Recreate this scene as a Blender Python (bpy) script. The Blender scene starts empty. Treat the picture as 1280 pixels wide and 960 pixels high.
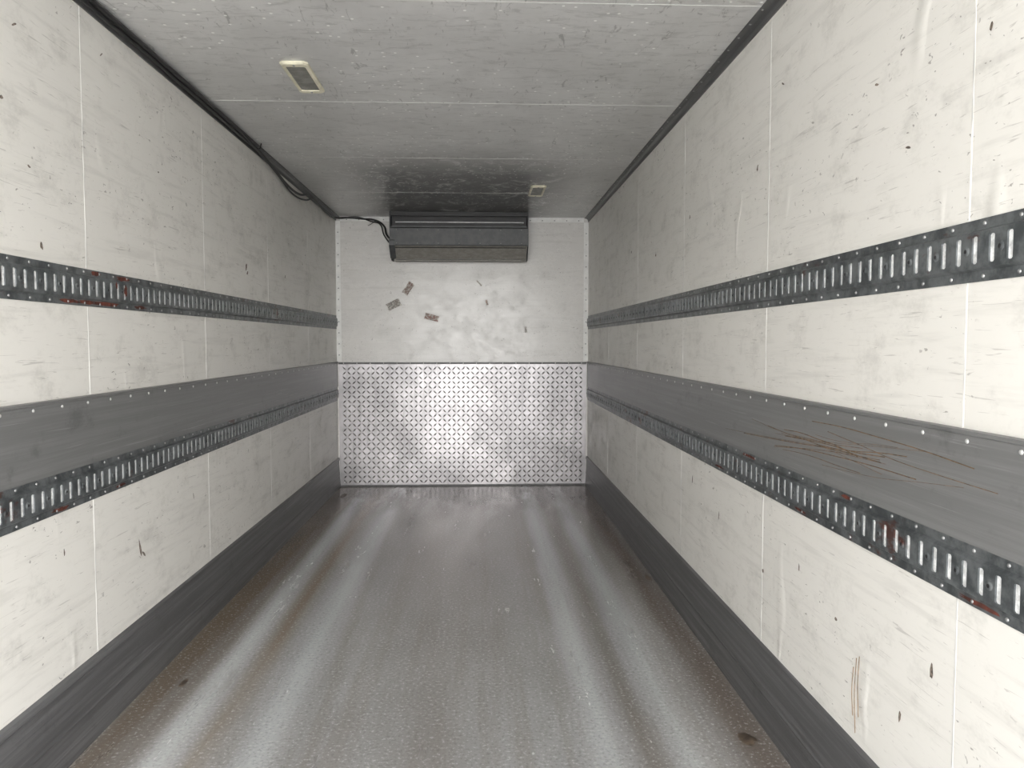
import bpy, math, random
from mathutils import Vector
random.seed(7)
S=bpy.context.scene
XL,XR,YB,YO,H=-1.30,0.98,7.017,-0.90,2.44
# ------------------------------------------------ node helpers
def new_mat(name):
    m=bpy.data.materials.new(name); m.use_nodes=True
    nt=m.node_tree; b=nt.nodes['Principled BSDF']
    return m,nt,b
def coords(nt,scale=(1,1,1),rot=(0,0,0)):
    tc=nt.nodes.new('ShaderNodeTexCoord'); mp=nt.nodes.new('ShaderNodeMapping')
    mp.inputs['Scale'].default_value=scale; mp.inputs['Rotation'].default_value=rot
    nt.links.new(tc.outputs['Object'],mp.inputs['Vector']); return mp.outputs[0]
def noise(nt,scale=(1,1,1),s=1,detail=4,rough=.55,dist=0,rot=(0,0,0)):
    n=nt.nodes.new('ShaderNodeTexNoise'); n.inputs['Scale'].default_value=s
    n.inputs['Detail'].default_value=min(detail,5); n.inputs['Roughness'].default_value=rough
    n.inputs['Distortion'].default_value=dist
    nt.links.new(coords(nt,scale,rot),n.inputs['Vector']); return n.outputs[0]
def ramp(nt,sock,a,b,c0=0.,c1=1.):
    r=nt.nodes.new('ShaderNodeMapRange'); r.inputs['From Min'].default_value=a; r.inputs['From Max'].default_value=b
    r.inputs['To Min'].default_value=c0; r.inputs['To Max'].default_value=c1
    r.interpolation_type='SMOOTHSTEP' if a<b else 'LINEAR'
    nt.links.new(sock,r.inputs['Value']); return r.outputs[0]
def math_(nt,op,a,b=None):
    m=nt.nodes.new('ShaderNodeMath'); m.operation=op
    for i,v in enumerate((a,b)):
        if v is None: continue
        if isinstance(v,(int,float)): m.inputs[i].default_value=v
        else: nt.links.new(v,m.inputs[i])
    return m.outputs[0]
def mix(nt,fac,a,b):
    m=nt.nodes.new('ShaderNodeMix'); m.data_type='RGBA'
    if isinstance(fac,(int,float)): m.inputs[0].default_value=fac
    else: nt.links.new(fac,m.inputs[0])
    for i,v in ((6,a),(7,b)):
        if isinstance(v,tuple): m.inputs[i].default_value=(*v[:3],1)
        else: nt.links.new(v,m.inputs[i])
    return m.outputs[2]
def bump(nt,b,sock,strength,dist=.01,prev=None):
    n=nt.nodes.new('ShaderNodeBump'); n.inputs['Strength'].default_value=strength; n.inputs['Distance'].default_value=dist
    nt.links.new(sock,n.inputs['Height'])
    if prev is not None: nt.links.new(prev,n.inputs['Normal'])
    nt.links.new(n.outputs[0],b.inputs['Normal']); return n.outputs[0]
def setc(nt,b,c):
    if isinstance(c,tuple): b.inputs['Base Color'].default_value=(*c,1)
    else: nt.links.new(c,b.inputs['Base Color'])
def sepxyz(nt):
    tc=nt.nodes.new('ShaderNodeTexCoord'); s=nt.nodes.new('ShaderNodeSeparateXYZ')
    nt.links.new(tc.outputs['Object'],s.inputs[0]); return s.outputs

def simple(name,c,rough=.5,metal=0.,var=.12,nscale=(6,6,6),bstr=0.):
    m,nt,b=new_mat(name)
    n=noise(nt,nscale,3,3,.6)
    dark=tuple(x*(1-var*2) for x in c); light=tuple(min(1,x*(1+var)) for x in c)
    setc(nt,b,mix(nt,ramp(nt,n,.35,.65),dark,light))
    b.inputs['Roughness'].default_value=rough; b.inputs['Metallic'].default_value=metal
    if bstr: bump(nt,b,n,bstr,.003)
    return m

def wall_mat(name,base=(.775,.757,.715),dirt=1.,rough=.38,dents=1.):
    m,nt,b=new_mat(name)
    s1=noise(nt,(.9,.9,12),2.2,5,.65,.4)
    col=mix(nt,math_(nt,'MULTIPLY',ramp(nt,s1,.50,.70),.20*dirt),base,(.36,.35,.32))
    s2=noise(nt,(1.2,1.0,1.6),5,5,.75)
    col=mix(nt,math_(nt,'MULTIPLY',ramp(nt,s2,.50,.74),.32*dirt),col,(.34,.33,.30))
    s3=noise(nt,(8,5,9),7,2,.6,.8)
    s3b=noise(nt,(1,1,1),2.5,1)
    f=math_(nt,'MULTIPLY',ramp(nt,s3,.675,.715),ramp(nt,s3b,.43,.55))
    col=mix(nt,math_(nt,'MULTIPLY',f,.65*dirt),col,(.14,.12,.10))
    s4=noise(nt,(14,3,60),2.5,2,.5,1.2)
    col=mix(nt,math_(nt,'MULTIPLY',ramp(nt,s4,.66,.71),.34*dirt),col,(.22,.20,.18))
    setc(nt,b,col)
    if dents:
        nt.links.new(ramp(nt,s2,.3,.75,rough-.06,rough+.16),b.inputs['Roughness'])
        h2=noise(nt,(2.2,2.6,1.1),3.2,1,.4,.6)
        h2m=math_(nt,'MULTIPLY',ramp(nt,h2,.60,.82),ramp(nt,s3b,.48,.62))
        bump(nt,b,h2m,.30*dents,.010)
    else: nt.links.new(ramp(nt,s2,.3,.75,rough-.03,rough+.10),b.inputs['Roughness'])
    return m
M_wall=wall_mat('wall_white_frp')
M_back=wall_mat('wall_back_white',(.68,.665,.64),.9,.24,.0)

def ceil_mat():
    m,nt,b=new_mat('ceiling_grey_white')
    cl=noise(nt,(1,.8,1),2.2,5,.65)
    col=mix(nt,ramp(nt,cl,.3,.7),(.52,.515,.505),(.64,.635,.625))
    s=noise(nt,(2.2,7,1),4,5,.75,.7)
    col=mix(nt,math_(nt,'MULTIPLY',ramp(nt,s,.50,.66),.42),col,(.27,.265,.26))
    s=noise(nt,(9,2.5,1),3,4,.7,1.5)
    col=mix(nt,math_(nt,'MULTIPLY',ramp(nt,s,.605,.675),.55),col,(.17,.165,.16))
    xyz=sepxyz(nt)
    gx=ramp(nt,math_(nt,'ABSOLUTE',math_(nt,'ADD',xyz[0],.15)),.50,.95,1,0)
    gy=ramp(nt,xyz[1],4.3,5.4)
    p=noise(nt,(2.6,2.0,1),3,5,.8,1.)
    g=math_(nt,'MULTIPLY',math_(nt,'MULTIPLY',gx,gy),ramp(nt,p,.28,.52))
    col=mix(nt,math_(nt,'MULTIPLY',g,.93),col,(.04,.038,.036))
    v=nt.nodes.new('ShaderNodeTexVoronoi'); v.voronoi_dimensions='2D'; v.inputs['Scale'].default_value=11
    nt.links.new(coords(nt,(1,1,1)),v.inputs['Vector'])
    d=math_(nt,'MULTIPLY',math_(nt,'LESS_THAN',v.outputs['Distance'],.062),ramp(nt,cl,.47,.52))
    col=mix(nt,math_(nt,'MULTIPLY',d,.9),col,(.92,.92,.90))
    setc(nt,b,col); b.inputs['Roughness'].default_value=.30
    bump(nt,b,cl,.10,.01)
    return m
M_ceil=ceil_mat()

def floor_mat():
    m,nt,b=new_mat('floor_worn_grey')
    xyz=sepxyz(nt)
    n=noise(nt,(1,.4,1),1.6,4,.6)
    col=mix(nt,ramp(nt,n,.3,.7),(.37,.365,.36),(.50,.50,.505))
    n2=noise(nt,(5.0,.22,1),1.5,5,.6)
    col=mix(nt,math_(nt,'MULTIPLY',ramp(nt,n2,.42,.66),.45),col,(.30,.265,.235))
    col=mix(nt,math_(nt,'MULTIPLY',ramp(nt,xyz[1],2.8,5.2),.45),col,(.29,.25,.215))
    wob=math_(nt,'MULTIPLY',math_(nt,'SUBTRACT',n,.5),.05)
    k=ramp(nt,noise(nt,(5,.3,1),2,4,.6),.25,.6,.55,1)
    fade=ramp(nt,xyz[1],2.0,4.5,.75,1)
    kf=math_(nt,'MULTIPLY',k,fade)
    def band(x0,w,amt,c):
        nonlocal col
        d=math_(nt,'ABSOLUTE',math_(nt,'ADD',math_(nt,'SUBTRACT',xyz[0],x0),wob))
        g=math_(nt,'MULTIPLY',ramp(nt,d,0.,w,1,0),amt)
        col=mix(nt,math_(nt,'MULTIPLY',g,kf),col,c)
    band(-.15,.45,.4,(.27,.24,.215))
    band(-1.22,.22,1.15,(.22,.17,.12))
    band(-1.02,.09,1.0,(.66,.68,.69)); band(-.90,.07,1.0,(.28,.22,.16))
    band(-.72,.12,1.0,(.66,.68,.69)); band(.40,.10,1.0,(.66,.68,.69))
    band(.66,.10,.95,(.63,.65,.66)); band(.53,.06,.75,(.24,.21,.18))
    band(.90,.17,1.05,(.23,.185,.15))
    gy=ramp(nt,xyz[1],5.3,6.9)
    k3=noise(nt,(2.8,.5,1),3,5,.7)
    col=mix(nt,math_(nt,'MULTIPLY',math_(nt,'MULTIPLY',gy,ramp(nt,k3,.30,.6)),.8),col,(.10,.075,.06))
    col=mix(nt,math_(nt,'MULTIPLY',ramp(nt,k3,.56,.75),.20),col,(.19,.16,.135))
    s=noise(nt,(1,1,1),75,2,.7)
    col=mix(nt,math_(nt,'MULTIPLY',ramp(nt,s,.58,.66),.40),col,(.85,.85,.83))  # tiny glints painted into the colour as pale specks
    col=mix(nt,math_(nt,'MULTIPLY',ramp(nt,s,.46,.34),.32),col,(.13,.12,.11))
    setc(nt,b,col)
    nt.links.new(ramp(nt,k3,.3,.7,.18,.28),b.inputs['Roughness'])
    b.inputs['Metallic'].default_value=.3
    bump(nt,b,s,.20,.002)
    return m
M_floor=floor_mat()

def streaky(name,c,c2,rough=.45,metal=0.,bst=.15):
    m,nt,b=new_mat(name)
    s=noise(nt,(8,.35,22),2.2,5,.7)
    col=mix(nt,ramp(nt,s,.4,.65),c,c2)
    s=noise(nt,(20,.8,50),2,3,.6,.5)
    col=mix(nt,math_(nt,'MULTIPLY',ramp(nt,s,.62,.7),.35),col,tuple(min(1,x*2.) for x in c2))
    k=noise(nt,(2,2,3),3,5,.7)
    col=mix(nt,math_(nt,'MULTIPLY',ramp(nt,k,.56,.72),.5),col,tuple(x*.5 for x in c))
    setc(nt,b,col); b.inputs['Roughness'].default_value=rough; b.inputs['Metallic'].default_value=metal
    bump(nt,b,s,bst,.004)
    return m
M_band=streaky('rub_panel_grey',(.155,.155,.155),(.188,.188,.188),.36,0,.06)
M_kick=streaky('kick_plate_dark',(.075,.075,.077),(.125,.125,.128),.38,0,.35)
M_trim=streaky('corner_trim_grey',(.06,.06,.06),(.105,.105,.105),.4)

def track_mat():
    m,nt,b=new_mat('track_galvanised_steel')
    n=noise(nt,(6,6,6),3,4,.7)
    col=mix(nt,ramp(nt,n,.35,.65),(.070,.078,.082),(.17,.182,.188))
    r=noise(nt,(1.5,1.5,3),2.4,5,.75)
    col=mix(nt,math_(nt,'MULTIPLY',ramp(nt,r,.60,.67),.8),col,(.09,.028,.018))
    setc(nt,b,col); b.inputs['Metallic'].default_value=.4; b.inputs['Roughness'].default_value=.38
    return m
M_track=track_mat()
M_trackback=simple('track_backing_zinc',(.80,.81,.81),.35,.0,.14,(20,20,20))
M_rivet=simple('rivet_aluminium',(.62,.62,.61),.35,.4,.08)
M_rivetd=simple('rivet_steel',(.34,.34,.34),.35,.5,.1)
M_white=simple('trim_white',(.82,.82,.80),.3,0,.04)
M_seam=simple('seam_caulk_white',(.80,.79,.76),.4,0,.14,(1,1,2))
M_seamc=simple('seam_caulk_grey',(.70,.70,.68),.4,0,.05)

def plate_mat(name,a,c,r0,r1):
    m,nt,b=new_mat(name)
    n=noise(nt,(1,1,1),2.5,4,.65)
    col=mix(nt,ramp(nt,n,.3,.7),a,c)
    n2=noise(nt,(14,1,1),1.6,3,.7)
    col=mix(nt,math_(nt,'MULTIPLY',ramp(nt,n2,.5,.7),.40),col,tuple(x*.55 for x in a))
    setc(nt,b,col); b.inputs['Metallic'].default_value=.9
    b.inputs['Roughness'].default_value=r0
    bump(nt,b,n,.10,.02)
    return m
M_plate=plate_mat('tread_plate_aluminium',(.17,.165,.168),(.29,.28,.285),.33,.40)
M_bar=plate_mat('tread_bar_polished',(.42,.41,.415),(.62,.61,.615),.26,.28)
M_evap=simple('unit_painted_grey',(.085,.088,.09),.45,.05,.10)
M_evapd=simple('unit_black',(.012,.012,.013),.5,0,.1)
M_evapb=streaky('unit_discharge_dusty',(.24,.228,.205),(.31,.295,.27),.5)
M_cop=simple('unit_tube_metal',(.28,.28,.28),.4,.5,.1)
M_cable=simple('cable_black_rubber',(.015,.015,.016),.45,0,.1)
M_lampf=simple('lamp_frame_cream',(.78,.74,.58),.4,0,.08)
M_lens=simple('lamp_lens_grey',(.12,.115,.10),.3,0,.15)
M_louv=simple('lamp_rib_grey',(.22,.215,.195),.35,0,.15)
M_rust=simple('rust_smear',(.13,.035,.022),.7,0,.3,(12,12,12))
M_brown=simple('brown_scratch',(.20,.13,.075),.7,0,.25,(12,12,12))
M_dark=simple('black_scuff',(.20,.16,.13),.7,0,.35,(30,30,30))

# ------------------------------------------------ mesh builder
class MB:
    def __init__(s): s.v=[];s.f=[];s.m=[];s.sm=[]
    def face(s,pts,mi=0,smooth=False):
        i=len(s.v); s.v+= [tuple(p) for p in pts]; s.f.append(tuple(range(i,i+len(pts)))); s.m.append(mi); s.sm.append(smooth)
    def box(s,a,b,mi=0):
        x0,y0,z0=a;x1,y1,z1=b;i=len(s.v)
        s.v+=[(x0,y0,z0),(x1,y0,z0),(x1,y1,z0),(x0,y1,z0),(x0,y0,z1),(x1,y0,z1),(x1,y1,z1),(x0,y1,z1)]
        for q in ((3,2,1,0),(4,5,6,7),(0,1,5,4),(1,2,6,5),(2,3,7,6),(3,0,4,7)):
            s.f.append(tuple(i+k for k in q)); s.m.append(mi); s.sm.append(False)
    def prism(s,prof,axis,a,b,mi=0,caps=True):
        def P(t,p): return (t,p[0],p[1]) if axis=='x' else (p[0],t,p[1])
        n=len(prof); i=len(s.v)
        s.v+=[P(a,p) for p in prof]+[P(b,p) for p in prof]
        for k in range(n):
            k2=(k+1)%n; s.f.append((i+k,i+k2,i+n+k2,i+n+k)); s.m.append(mi); s.sm.append(False)
        if caps:
            s.f.append(tuple(i+k for k in range(n))[::-1]); s.f.append(tuple(i+n+k for k in range(n)))
            s.m+=[mi,mi]; s.sm+=[False,False]
    def dome(s,c,nrm,r,h,mi=0,seg=8):
        nrm=Vector(nrm).normalized(); t=nrm.orthogonal().normalized(); u=nrm.cross(t); c=Vector(c)
        i=len(s.v); rings=((1,0),(.85,.55),(.45,.92))
        for rr,hh in rings:
            for k in range(seg):
                a=2*math.pi*k/seg; s.v.append(tuple(c+(t*math.cos(a)+u*math.sin(a))*r*rr+nrm*h*hh))
        s.v.append(tuple(c+nrm*h)); top=len(s.v)-1
        for j in range(2):
            for k in range(seg):
                k2=(k+1)%seg; s.f.append((i+j*seg+k,i+j*seg+k2,i+(j+1)*seg+k2,i+(j+1)*seg+k)); s.m.append(mi); s.sm.append(True)
        for k in range(seg):
            s.f.append((i+2*seg+k,i+2*seg+(k+1)%seg,top)); s.m.append(mi); s.sm.append(True)
    def obj(s,name,mats,parent=None,fix=True):
        me=bpy.data.meshes.new(name); me.from_pydata(s.v,[],s.f)
        for m in mats: me.materials.append(m)
        me.polygons.foreach_set('material_index',s.m); me.polygons.foreach_set('use_smooth',s.sm)
        me.update()
        if fix:
            import bmesh
            bm=bmesh.new(); bm.from_mesh(me); bmesh.ops.recalc_face_normals(bm,faces=bm.faces); bm.to_mesh(me); bm.free()
        o=bpy.data.objects.new(name,me); S.collection.objects.link(o)
        if parent: o.parent=parent
        return o

# ------------------------------------------------ shell
T=.06
b=MB(); b.box((XL-T,YO,-T),(XL,YB+T,H+T)); wall_left=b.obj('wall_left',[M_wall])
b=MB(); b.box((XR,YO,-T),(XR+T,YB+T,H+T)); wall_right=b.obj('wall_right',[M_wall])
b=MB(); b.box((XL,YB,0),(XR,YB+T,H)); wall_back=b.obj('wall_back',[M_back])
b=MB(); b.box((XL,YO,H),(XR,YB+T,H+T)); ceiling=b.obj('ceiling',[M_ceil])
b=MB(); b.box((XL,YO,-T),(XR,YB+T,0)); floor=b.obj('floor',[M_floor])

seamsY=[-.66+1.09*k for k in range(0,7)]
for wall,x,s in ((wall_left,XL,1),(wall_right,XR,-1)):
    b=MB()
    for y in seamsY:
        xa,xb=sorted((x,x+s*.0006)); b.box((xa,y-.0022,.25),(xb,y+.0022,H))
    b.obj('panel_seams',[M_seam],wall)
b=MB()
for y in seamsY:
    b.box((XL,y-.0025,H-.0008),(XR,y+.0025,H))
    for i in range(22):
        x=XL+.06+i*.1035; b.dome((x,y-.03,H),(0,0,-1),.005,.002)
b.obj('panel_seams',[M_seamc],ceiling)

def side(s): return (XL if s>0 else XR)
for nm,s in (('left',1),('right',-1)):
    X=side(s)
    b=MB()
    pr=[(X,.9115),(X+s*.006,.9115),(X+s*.006,1.128),(X+s*.011,1.130),(X+s*.011,1.138),(X,1.140)]
    b.prism(pr,'y',YO+.01,YB-.002)
    y=.1
    while y<YB-.05:
        b.dome((X+s*.006,y,1.116),(s,0,0),.0055,.003,1); y+=.155
    b.obj('trim_rub_panel',[M_band,M_rivet])
    b=MB()
    pr=[(X,0),(X+s*.022,0),(X+s*.022,.012),(X+s*.012,.10),(X+s*.015,.108),(X+s*.013,.118),(X+s*.008,.235),(X+s*.013,.24),(X+s*.013,.262),(X,.267)]
    b.prism(pr,'y',YO+.01,YB-.002)
    b.obj('baseboard_'+nm,[M_kick])
    b=MB()
    pr=[(X,H),(X+s*.036,H),(X+s*.036,H-.005),(X+s*.018,H-.008),(X+s*.008,H-.018),(X+s*.005,H-.036),(X,H-.036)]
    b.prism(pr,'y',YO+.01,YB-.002)
    y=.1
    while y<YB-.05:
        b.dome((X+s*.028,y,H-.006),(0,0,-1),.005,.003,1); y+=.12
    b.obj('trim_ceiling',[M_trim,M_rivetd])
    for z0 in (1.433,.789):
        b=MB(); z1=z0+.122; p=.0508; y=YO+.02; n0,n1,nb_=.003,.012,.0085
        fz0,fz1=z0+.021,z1-.021; cz0,cz1=fz0+.005,fz1-.005; zc=(z0+z1)/2; hs=.027; hw=.0082
        cells=int((YB-.004-y)/p); yE=y+cells*p
        P=lambda n,yy,zz:(X+s*n,yy,zz)
        for (na,za,nb,zb) in ((.0005,z0,n0,z0),(n0,z0,n0,fz0),(n0,fz0,n1,cz0),(n1,cz1,n0,fz1),(n0,fz1,n0,z1),(n0,z1,.0005,z1)):
            b.face([P(na,y,za),P(na,yE,za),P(nb,yE,zb),P(nb,y,zb)])
        b.face([P(nb_,y,cz0),P(nb_,yE,cz0),P(nb_,yE,cz1),P(nb_,y,cz1)],1)
        for c in range(cells):
            a=y+c*p; e=a+p; m=(a+e)/2; h0,h1=m-hw,m+hw
            zb,zt=zc-hs,zc+hs
            O=[P(n1,a,cz0),P(n1,e,cz0),P(n1,e,cz1),P(n1,a,cz1)]
            ch=.003
            I=[(h0+ch,zb),(h1-ch,zb),(h1,zb+ch),(h1,zt-ch),(h1-ch,zt),(h0+ch,zt),(h0,zt-ch),(h0,zb+ch)]
            Ip=[P(n1,yy,zz) for yy,zz in I]
            b.face([O[0],O[1],Ip[1],Ip[0]]); b.face([O[1],O[2],Ip[3],Ip[2]]); b.face([O[2],O[3],Ip[5],Ip[4]]); b.face([O[3],O[0],Ip[7],Ip[6]])
            b.face([O[1],Ip[2],Ip[1]]);b.face([O[2],Ip[4],Ip[3]]);b.face([O[3],Ip[6],Ip[5]]);b.face([O[0],Ip[0],Ip[7]])
            for k in range(8):
                k2=(k+1)%8; b.face([Ip[k],Ip[k2],P(nb_,*I[k2]),P(nb_,*I[k])])
            if c%2==0:
                b.dome(P(n1,e,zc),(s,0,0),.010,.0025,0,10); b.dome(P(n1+.0022,e,zc),(s,0,0),.0045,.0012,3,8)
            if c%2==0:
                for zz in (z0+.010,z1-.010): b.dome(P(n0,a+.01,zz),(s,0,0),.0045,.003,2)
        b.obj('cargo_e_track',[M_track,M_trackback,M_rivetd,M_evapd],fix=False)

# back-wall trims
b=MB()
for X,s in ((XL,1),(XR,-1)):
    xa,xb=sorted((X+s*.0,X+s*.042)); b.box((xa,YB-.004,1.14),(xb,YB,H-.04))
    z=1.2
    while z<H-.08: b.dome(((xa+xb)/2,YB-.004,z),(0,-1,0),.006,.003,1); z+=.1
b.obj('trim_bulkhead',[M_white,M_rivetd],wall_back)
b=MB(); b.box((XL+.042,YB-.006,H-.040),(XR-.042,YB,H),0)
x=XL+.1
while x<XR-.06: b.dome((x,YB-.006,H-.026),(0,-1,0),.006,.003,1); x+=.11
b.obj('trim_header',[M_white,M_rivetd],wall_back)

# tread plate
b=MB(); yp=YB-.006
zt=1.132
b.box((XL+.014,yp,.0),(XR-.014,YB-.0005,zt))
b.prism([(yp,zt),(yp-.008,zt+.002),(yp-.008,zt-.014),(yp,zt-.016)],'x',XL+.014,XR-.014,2)
b.box((XL+.024,yp-.006,.0),(XR-.024,yp,.014),2)
cs=.043; nx=int((XR-XL-.06)/cs); nz=int((zt-.050)/cs)
x0=XL+.03+((XR-XL-.06)-nx*cs)/2; z0=.024
for i in range(nx):
    for j in range(nz):
        cx=x0+(i+.5)*cs; cz=z0+(j+.5)*cs; d=1 if (i+j)%2 else -1
        ax=Vector((1,0,d)).normalized(); pe=Vector((-d,0,1)).normalized()
        c=Vector((cx,yp,cz)); L=.0275; w=.0065; h=Vector((0,-.0036,0))
        A=c-ax*L;B=c+ax*L;C=c+pe*w;D=c-pe*w
        r1=c-ax*L*.5+h; r2=c+ax*L*.5+h
        for f_ in ([A,D,r1],[D,r2,r1],[D,B,r2],[B,C,r2],[C,r1,r2],[C,A,r1]): b.face(f_,3)
x=XL+.06
while x<XR-.04:
    b.dome((x,yp-.008,zt-.007),(0,-1,0),.005,.003,1); b.dome((x,yp,.04),(0,-1,0),.006,.003,1); x+=.12
b.obj('diamond_tread_plate',[M_plate,M_rivet,M_trim,M_bar],fix=True)

# ------------------------------------------------ refrigeration evaporator
root=bpy.data.objects.new('refrigeration_evaporator_unit',None); S.collection.objects.link(root)
ux0,ux1=-.785,.415; yb=YB-.0065
b=MB()
fr=6.725
b.prism([(yb,2.30),(fr+.05,2.30),(fr+.05,2.432),(yb,2.432)],'x',ux0+.015,ux1-.015,1)
b.prism([(yb,2.29),(yb,2.06),(fr+.10,2.155),(fr,2.150),(fr-.004,2.160),(fr-.004,2.298),(fr+.012,2.310),(fr+.05,2.310)],'x',ux0+.008,ux1-.008,0)
b.box((ux0,fr+.018,2.415),(ux1,yb,2.4395),1)
b.box((ux0,fr-.0,2.405),(ux1,fr+.018,2.4395),1)
for xa in (ux0,ux1-.008):
    b.prism([(yb,2.04),(yb,2.404),(fr-.002,2.404),(fr-.008,2.30),(fr-.008,2.145),(6.86,2.036)],'x',xa,xa+.008,0)
o=b.obj('housing',[M_evap,M_evapd],root)
b=MB()
b.prism([(fr+.004,2.148),(fr+.03,2.16),(6.90,2.06),(6.88,2.036),(6.865,2.036)],'x',ux0+.03,ux1-.012,0)
b.prism([(6.85,2.048),(6.85,2.034),(6.93,2.032),(6.93,2.050)],'x',ux0+.03,ux1-.012,0)
for t in (.10,.92):
    yy=fr+.004+(6.865-fr-.004)*t; zz=2.148+(2.036-2.148)*t
    b.prism([(yy-.004,zz+.0),(yy-.008,zz-.004),(yy+.004,zz-.006),(yy+.004,zz)],'x',ux0+.04,ux1-.02,1)
b.obj('discharge_grille',[M_evapb,M_evapd],root)
b=MB()
b.box((ux0+.05,fr+.02,2.350),(ux1-.04,fr+.045,2.358),0)
b.box((ux0+.012,fr+.014,2.3105),(ux1-.012,fr+.05,2.322),1)
for k in range(7):
    b.dome((ux0+.06+k*.18,fr-.004,2.285),(0,-1,0),.005,.003,0); b.dome((ux0+.06+k*.18,fr-.004,2.17),(0,-1,0),.005,.003,0)
b.obj('intake_louvers',[M_cop,M_evap],root)
b=MB()
b.prism([(fr-.006,2.20),(fr-.012,2.19),(fr-.012,2.15),(fr+.04,2.10),(fr+.1,2.05),(fr+.12,2.06),(fr+.02,2.15)],'x',ux0-.004,ux0+.045,0)
b.obj('corner_bracket',[M_evap],root)

# ------------------------------------------------ ceiling lamps
def lamp(cx,cy):
    r=bpy.data.objects.new('ceiling_lamp',None); S.collection.objects.link(r)
    w,l=.056,.185
    b=MB()
    def ring(w,l,c,z):
        return [(cx-w+c,cy-l,z),(cx+w-c,cy-l,z),(cx+w,cy-l+c,z),(cx+w,cy+l-c,z),(cx+w-c,cy+l,z),(cx-w+c,cy+l,z),(cx-w,cy+l-c,z),(cx-w,cy-l+c,z)]
    R=[ring(w,l,.014,H-.0005),ring(w,l,.014,H-.008),ring(w-.006,l-.006,.012,H-.013),ring(w-.015,l-.035,.006,H-.013),ring(w-.017,l-.037,.006,H-.009)]
    for a,c in zip(R,R[1:]):
        for k in range(8): b.face([a[k],a[(k+1)%8],c[(k+1)%8],c[k]])
    b.obj('frame',[M_lampf],r)
    b=MB(); b.face(R[-1],0)
    k=cy-l+.05
    while k<cy+l-.045:
        b.box((cx-w+.019,k,H-.011),(cx+w-.019,k+.005,H-.0091),1); k+=.014
    b.obj('lens',[M_lens,M_louv],r)
    b=MB()
    for yy in (cy-l+.02,cy+l-.02): b.dome((cx,yy,H-.0125),(0,0,-1),.006,.004,0)
    b.obj('screws',[M_rivetd],r)
lamp(-.75,3.36); lamp(.418,5.76)

# ------------------------------------------------ cable
root=bpy.data.objects.new('power_cable',None); S.collection.objects.link(root)
def tube(name,pts,r,mat,parent,res=3):
    cu=bpy.data.curves.new(name,'CURVE'); cu.dimensions='3D'; cu.bevel_depth=r; cu.bevel_resolution=res; cu.resolution_u=6; cu.use_fill_caps=True
    sp=cu.splines.new('BEZIER'); sp.bezier_points.add(len(pts)-1)
    for bp,p in zip(sp.bezier_points,pts): bp.co=p; bp.handle_left_type=bp.handle_right_type='AUTO'
    cu.materials.append(mat); o=bpy.data.objects.new(name,cu); S.collection.objects.link(o); o.parent=parent; return o
pts=[]; y=YO+.05
while y<4.4:
    pts.append((XL+.024+random.uniform(-.003,.003),y,H-.022+random.uniform(-.004,.002))); y+=.3
pts+=[(XL+.025,4.5,2.415),(XL+.022,4.85,2.392),(XL+.022,5.2,2.355),(XL+.03,5.5,2.35),(XL+.03,5.8,2.40),(XL+.025,6.1,2.405),(XL+.025,6.55,2.385),(XL+.04,6.9,2.41),(XL+.12,6.985,2.425),(-1.05,6.98,2.415),(-.93,6.975,2.40),(-.86,6.97,2.35),(-.835,6.95,2.27),(-.79,6.95,2.22)]
tube('cable_main',pts,.008,M_cable,root)
pts=[(XL+.040,YO+.05,H-.014)]+[(XL+.040+random.uniform(-.004,.004),-.4+.35*i,H-.016) for i in range(14)]+[(XL+.03,4.6,2.40),(XL+.02,5.0,2.37),(XL+.02,5.35,2.325),(XL+.03,5.7,2.345),(XL+.03,5.95,2.40),(XL+.025,6.3,2.40),(XL+.03,6.7,2.40),(XL+.05,6.93,2.41),(XL+.2,6.98,2.43),(-.97,6.975,2.39),(-.90,6.97,2.37),(-.86,6.96,2.27),(-.79,6.94,2.17)]
tube('cable_second',pts,.006,M_cable,root)
tube('cable_tie',[(XL+.02,4.45,2.43),(XL+.05,4.46,2.405),(XL+.07,4.44,2.43)],.003,M_cable,root)
tube('cable_tie',[(-.93,6.975,2.40),(-.97,6.96,2.37),(-1.0,6.95,2.35)],.003,M_cable,root)

# ------------------------------------------------ stickers, scuffs, scratches
def blob(b,plane,s,a,z,w,h,ang,mi,n=9,off=.0008,seed=0):
    rnd=random.Random(seed+int(a*1000)+int(z*777)); pts=[]
    for k in range(n):
        t=2*math.pi*k/n; r=rnd.uniform(.55,1.); u=math.cos(t)*w*r/2; v=math.sin(t)*h*r/2
        uu=u*math.cos(ang)-v*math.sin(ang); vv=u*math.sin(ang)+v*math.cos(ang)
        pts.append((side(s)+s*off,a+uu,z+vv) if plane=='side' else (a+uu,YB-off,z+vv))
    b.face(pts,mi)
def sticker(x,z,w,h,ang,c):
    m,nt,bs=new_mat('sticker_print')
    n=noise(nt,(1,1,1),60,3,.7); n2=noise(nt,(1,1,1),25,4,.8)
    col=mix(nt,ramp(nt,n,.45,.55),(.55,.52,.47),c); col=mix(nt,ramp(nt,n2,.5,.6),col,(.27,.235,.21))
    setc(nt,bs,col); bs.inputs['Roughness'].default_value=.6
    b=MB(); y=YB-.001; P=[]
    for u,v in ((-.5,-.5),(-.1,-.46),(.5,-.5),(.46,0),(.5,.42),(.38,.5),(-.5,.5),(-.46,.1)):
        u*=w;v*=h; P.append((x+u*math.cos(ang)-v*math.sin(ang),z+u*math.sin(ang)+v*math.cos(ang)))
    b.face([(p[0],y,p[1]) for p in P]); 
    b.obj('torn_sticker',[m])
sticker(-.655,1.80,.06,.12,-.6,(.25,.16,.14))
sticker(-.785,1.655,.13,.07,.45,(.22,.21,.20))
sticker(-.445,1.54,.13,.055,-.25,(.32,.17,.15))
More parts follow.
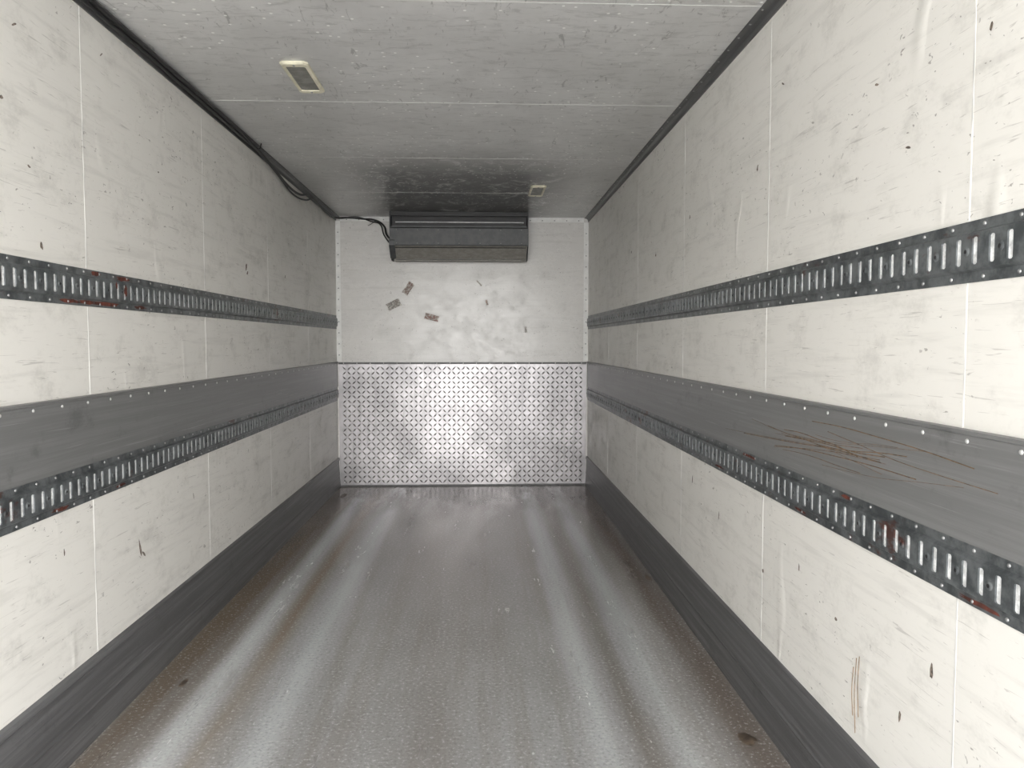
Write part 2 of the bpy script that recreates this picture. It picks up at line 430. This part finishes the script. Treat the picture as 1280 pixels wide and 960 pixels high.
sticker(-.015,1.85,.07,.012,-.8,(.4,.35,.3))
sticker(.055,1.675,.02,.05,.3,(.4,.20,.17))
sticker(.41,1.43,.02,.055,.1,(.2,.18,.18))

b=MB()
for (y,z,w,h,a) in ((4.35,1.73,.06,.03,1.2),(4.37,1.70,.035,.02,.6),(2.18,1.98,.025,.012,.3),(2.35,1.60,.02,.03,.4),(2.95,.53,.02,.09,.3),(2.98,.50,.012,.05,.9),(2.42,.66,.01,.03,0),(3.5,.62,.008,.04,.2),(2.25,2.2,.03,.008,.5),(2.75,2.3,.035,.007,.7),(3.2,2.0,.02,.008,.2),(5.2,1.75,.04,.015,1),(2.3,1.82,.02,.008,-.3)):
    blob(b,'side',1,y,z,w,h,a,0)
b.obj('scuff_marks',[M_dark],wall_left)
b=MB()
for (y,z,w,h,a,mi) in ((2.72,1.93,.02,.03,.3,0),(1.60,.60,.014,.05,.0,0),(3.1,.60,.012,.045,.2,0),(3.5,.68,.012,.05,.1,0),(1.75,1.76,.03,.008,.3,0),(1.47,1.92,.012,.025,.3,0),(1.9,1.95,.025,.008,.3,0),(2.5,2.15,.03,.007,.5,0),(3.6,1.9,.02,.03,.3,0),(4.3,1.8,.03,.02,.2,0),(5.0,1.9,.03,.02,0,0),(2.3,.62,.010,.03,0,0),(2.05,.55,.02,.012,.2,0),(1.72,.44,.012,.04,.1,0),(2.6,.52,.02,.02,.2,0)):
    blob(b,'side',-1,y,z,w,h,a,mi)
b.obj('scuff_marks',[M_dark],wall_right)
rt=bpy.data.objects.new('rust_drips',None); S.collection.objects.link(rt); rt.parent=wall_right
for y,z,l in ((1.915,.50,.16),(1.93,.49,.20),(1.945,.46,.13)):
    tube('drip',[(XR-.0005,y,z),(XR-.0005,y+.006,z-l*.5),(XR-.0005,y-.002,z-l)],.0012,M_brown,rt,1)
rs=bpy.data.objects.new('rub_panel_scratches',None); S.collection.objects.link(rs); rs.parent=wall_right
xs=XR-.0062
for i in range(16):
    y0=random.uniform(1.35,1.95); L=random.uniform(.4,1.1); z=random.uniform(.97,1.09); sl=random.uniform(-.05,.03)
    P=[(xs,y0+L*t,z+sl*t+.012*math.sin(3*t+i)+random.uniform(-.003,.003)) for t in (0,.25,.5,.75,1)]
    tube('scratch',P,random.choice((.0005,.0008,.0012)),M_brown,rs,1)
b=MB()
for (y,z,w,h) in ((2.72,1.446,.24,.022),(2.60,1.446,.14,.018),(2.86,1.543,.12,.020),(2.66,1.545,.08,.018),(2.5,1.445,.14,.016),(3.0,1.446,.12,.014),(2.4,.80,.12,.016),(2.8,.80,.1,.012)):
    blob(b,'side',1,y,z,w,h,0,0,14,.0036)
for (y,z,w,h) in ((2.86,1.50,.03,.05),(2.79,1.515,.02,.03)):
    blob(b,'side',1,y,z,w,h,0,0,14,.0125)
b.obj('rust_patches',[M_rust],wall_left)
b=MB()
for (y,z,w,h) in ((2.75,.90,.2,.014),(2.0,.90,.08,.012),(1.45,.80,.15,.012),(3.1,.805,.15,.012),(2.3,.80,.10,.010)):
    blob(b,'side',-1,y,z,w,h,0,0,14,.0036)
b.obj('rust_patches',[M_rust],wall_right)
b=MB()
def stain(x,y,w,l):
    rnd=random.Random(int(x*99+y*77)); b.face([(x+math.cos(t*.35)*w*rnd.uniform(.55,1),y+math.sin(t*.35)*l*rnd.uniform(.55,1),.0006) for t in range(18)])
stain(.88,2.45,.035,.05); stain(.93,4.2,.02,.08); stain(-1.15,2.95,.015,.05); stain(-1.18,6.6,.03,.12)
b.obj('oil_stains',[simple('oil_stain',(.14,.105,.075),.35,0,.3)],floor)

# ------------------------------------------------ added to bounce light into the box: unseen outside ground
b=MB(); b.box((-25,-30,-1.25),(25,12,-1.15)); b.obj('ground',[simple('yard_concrete',(.50,.49,.47),.9,0,.1,(1,1,1))])

# ------------------------------------------------ light
w=bpy.data.worlds.new('overcast_sky'); S.world=w; w.use_nodes=True; nt=w.node_tree; bg=nt.nodes['Background']
tc=nt.nodes.new('ShaderNodeTexCoord'); sp=nt.nodes.new('ShaderNodeSeparateXYZ'); nt.links.new(tc.outputs['Generated'],sp.inputs[0])
f=ramp(nt,sp.outputs[2],-.1,.9)
nt.links.new(mix(nt,f,(1.0,.985,.96),(.94,.965,1.0)),bg.inputs['Color'])
nt.links.new(ramp(nt,sp.outputs[0],-.55,.45,9.5,17.),bg.inputs['Strength'])
L=bpy.data.lights.new('door_portal','AREA'); L.shape='RECTANGLE'; L.size=XR-XL; L.size_y=H; L.cycles.is_portal=True
o=bpy.data.objects.new('door_portal',L); S.collection.objects.link(o); o.location=((XL+XR)/2,YO,H/2); o.rotation_euler=(math.radians(90),0,0)

# ------------------------------------------------ camera
c=bpy.data.cameras.new('camera'); cam=bpy.data.objects.new('camera',c); S.collection.objects.link(cam)
c.sensor_width=36; c.lens=961/1280*36; c.clip_start=.02
cam.location=(0,0,1.314); cam.rotation_euler=(math.radians(90-3.1),0,math.radians(-2.32)); S.camera=cam
try:
    S.view_settings.view_transform='Standard'; S.view_settings.look='None'
except Exception as e: print(e)
S.view_settings.exposure=0
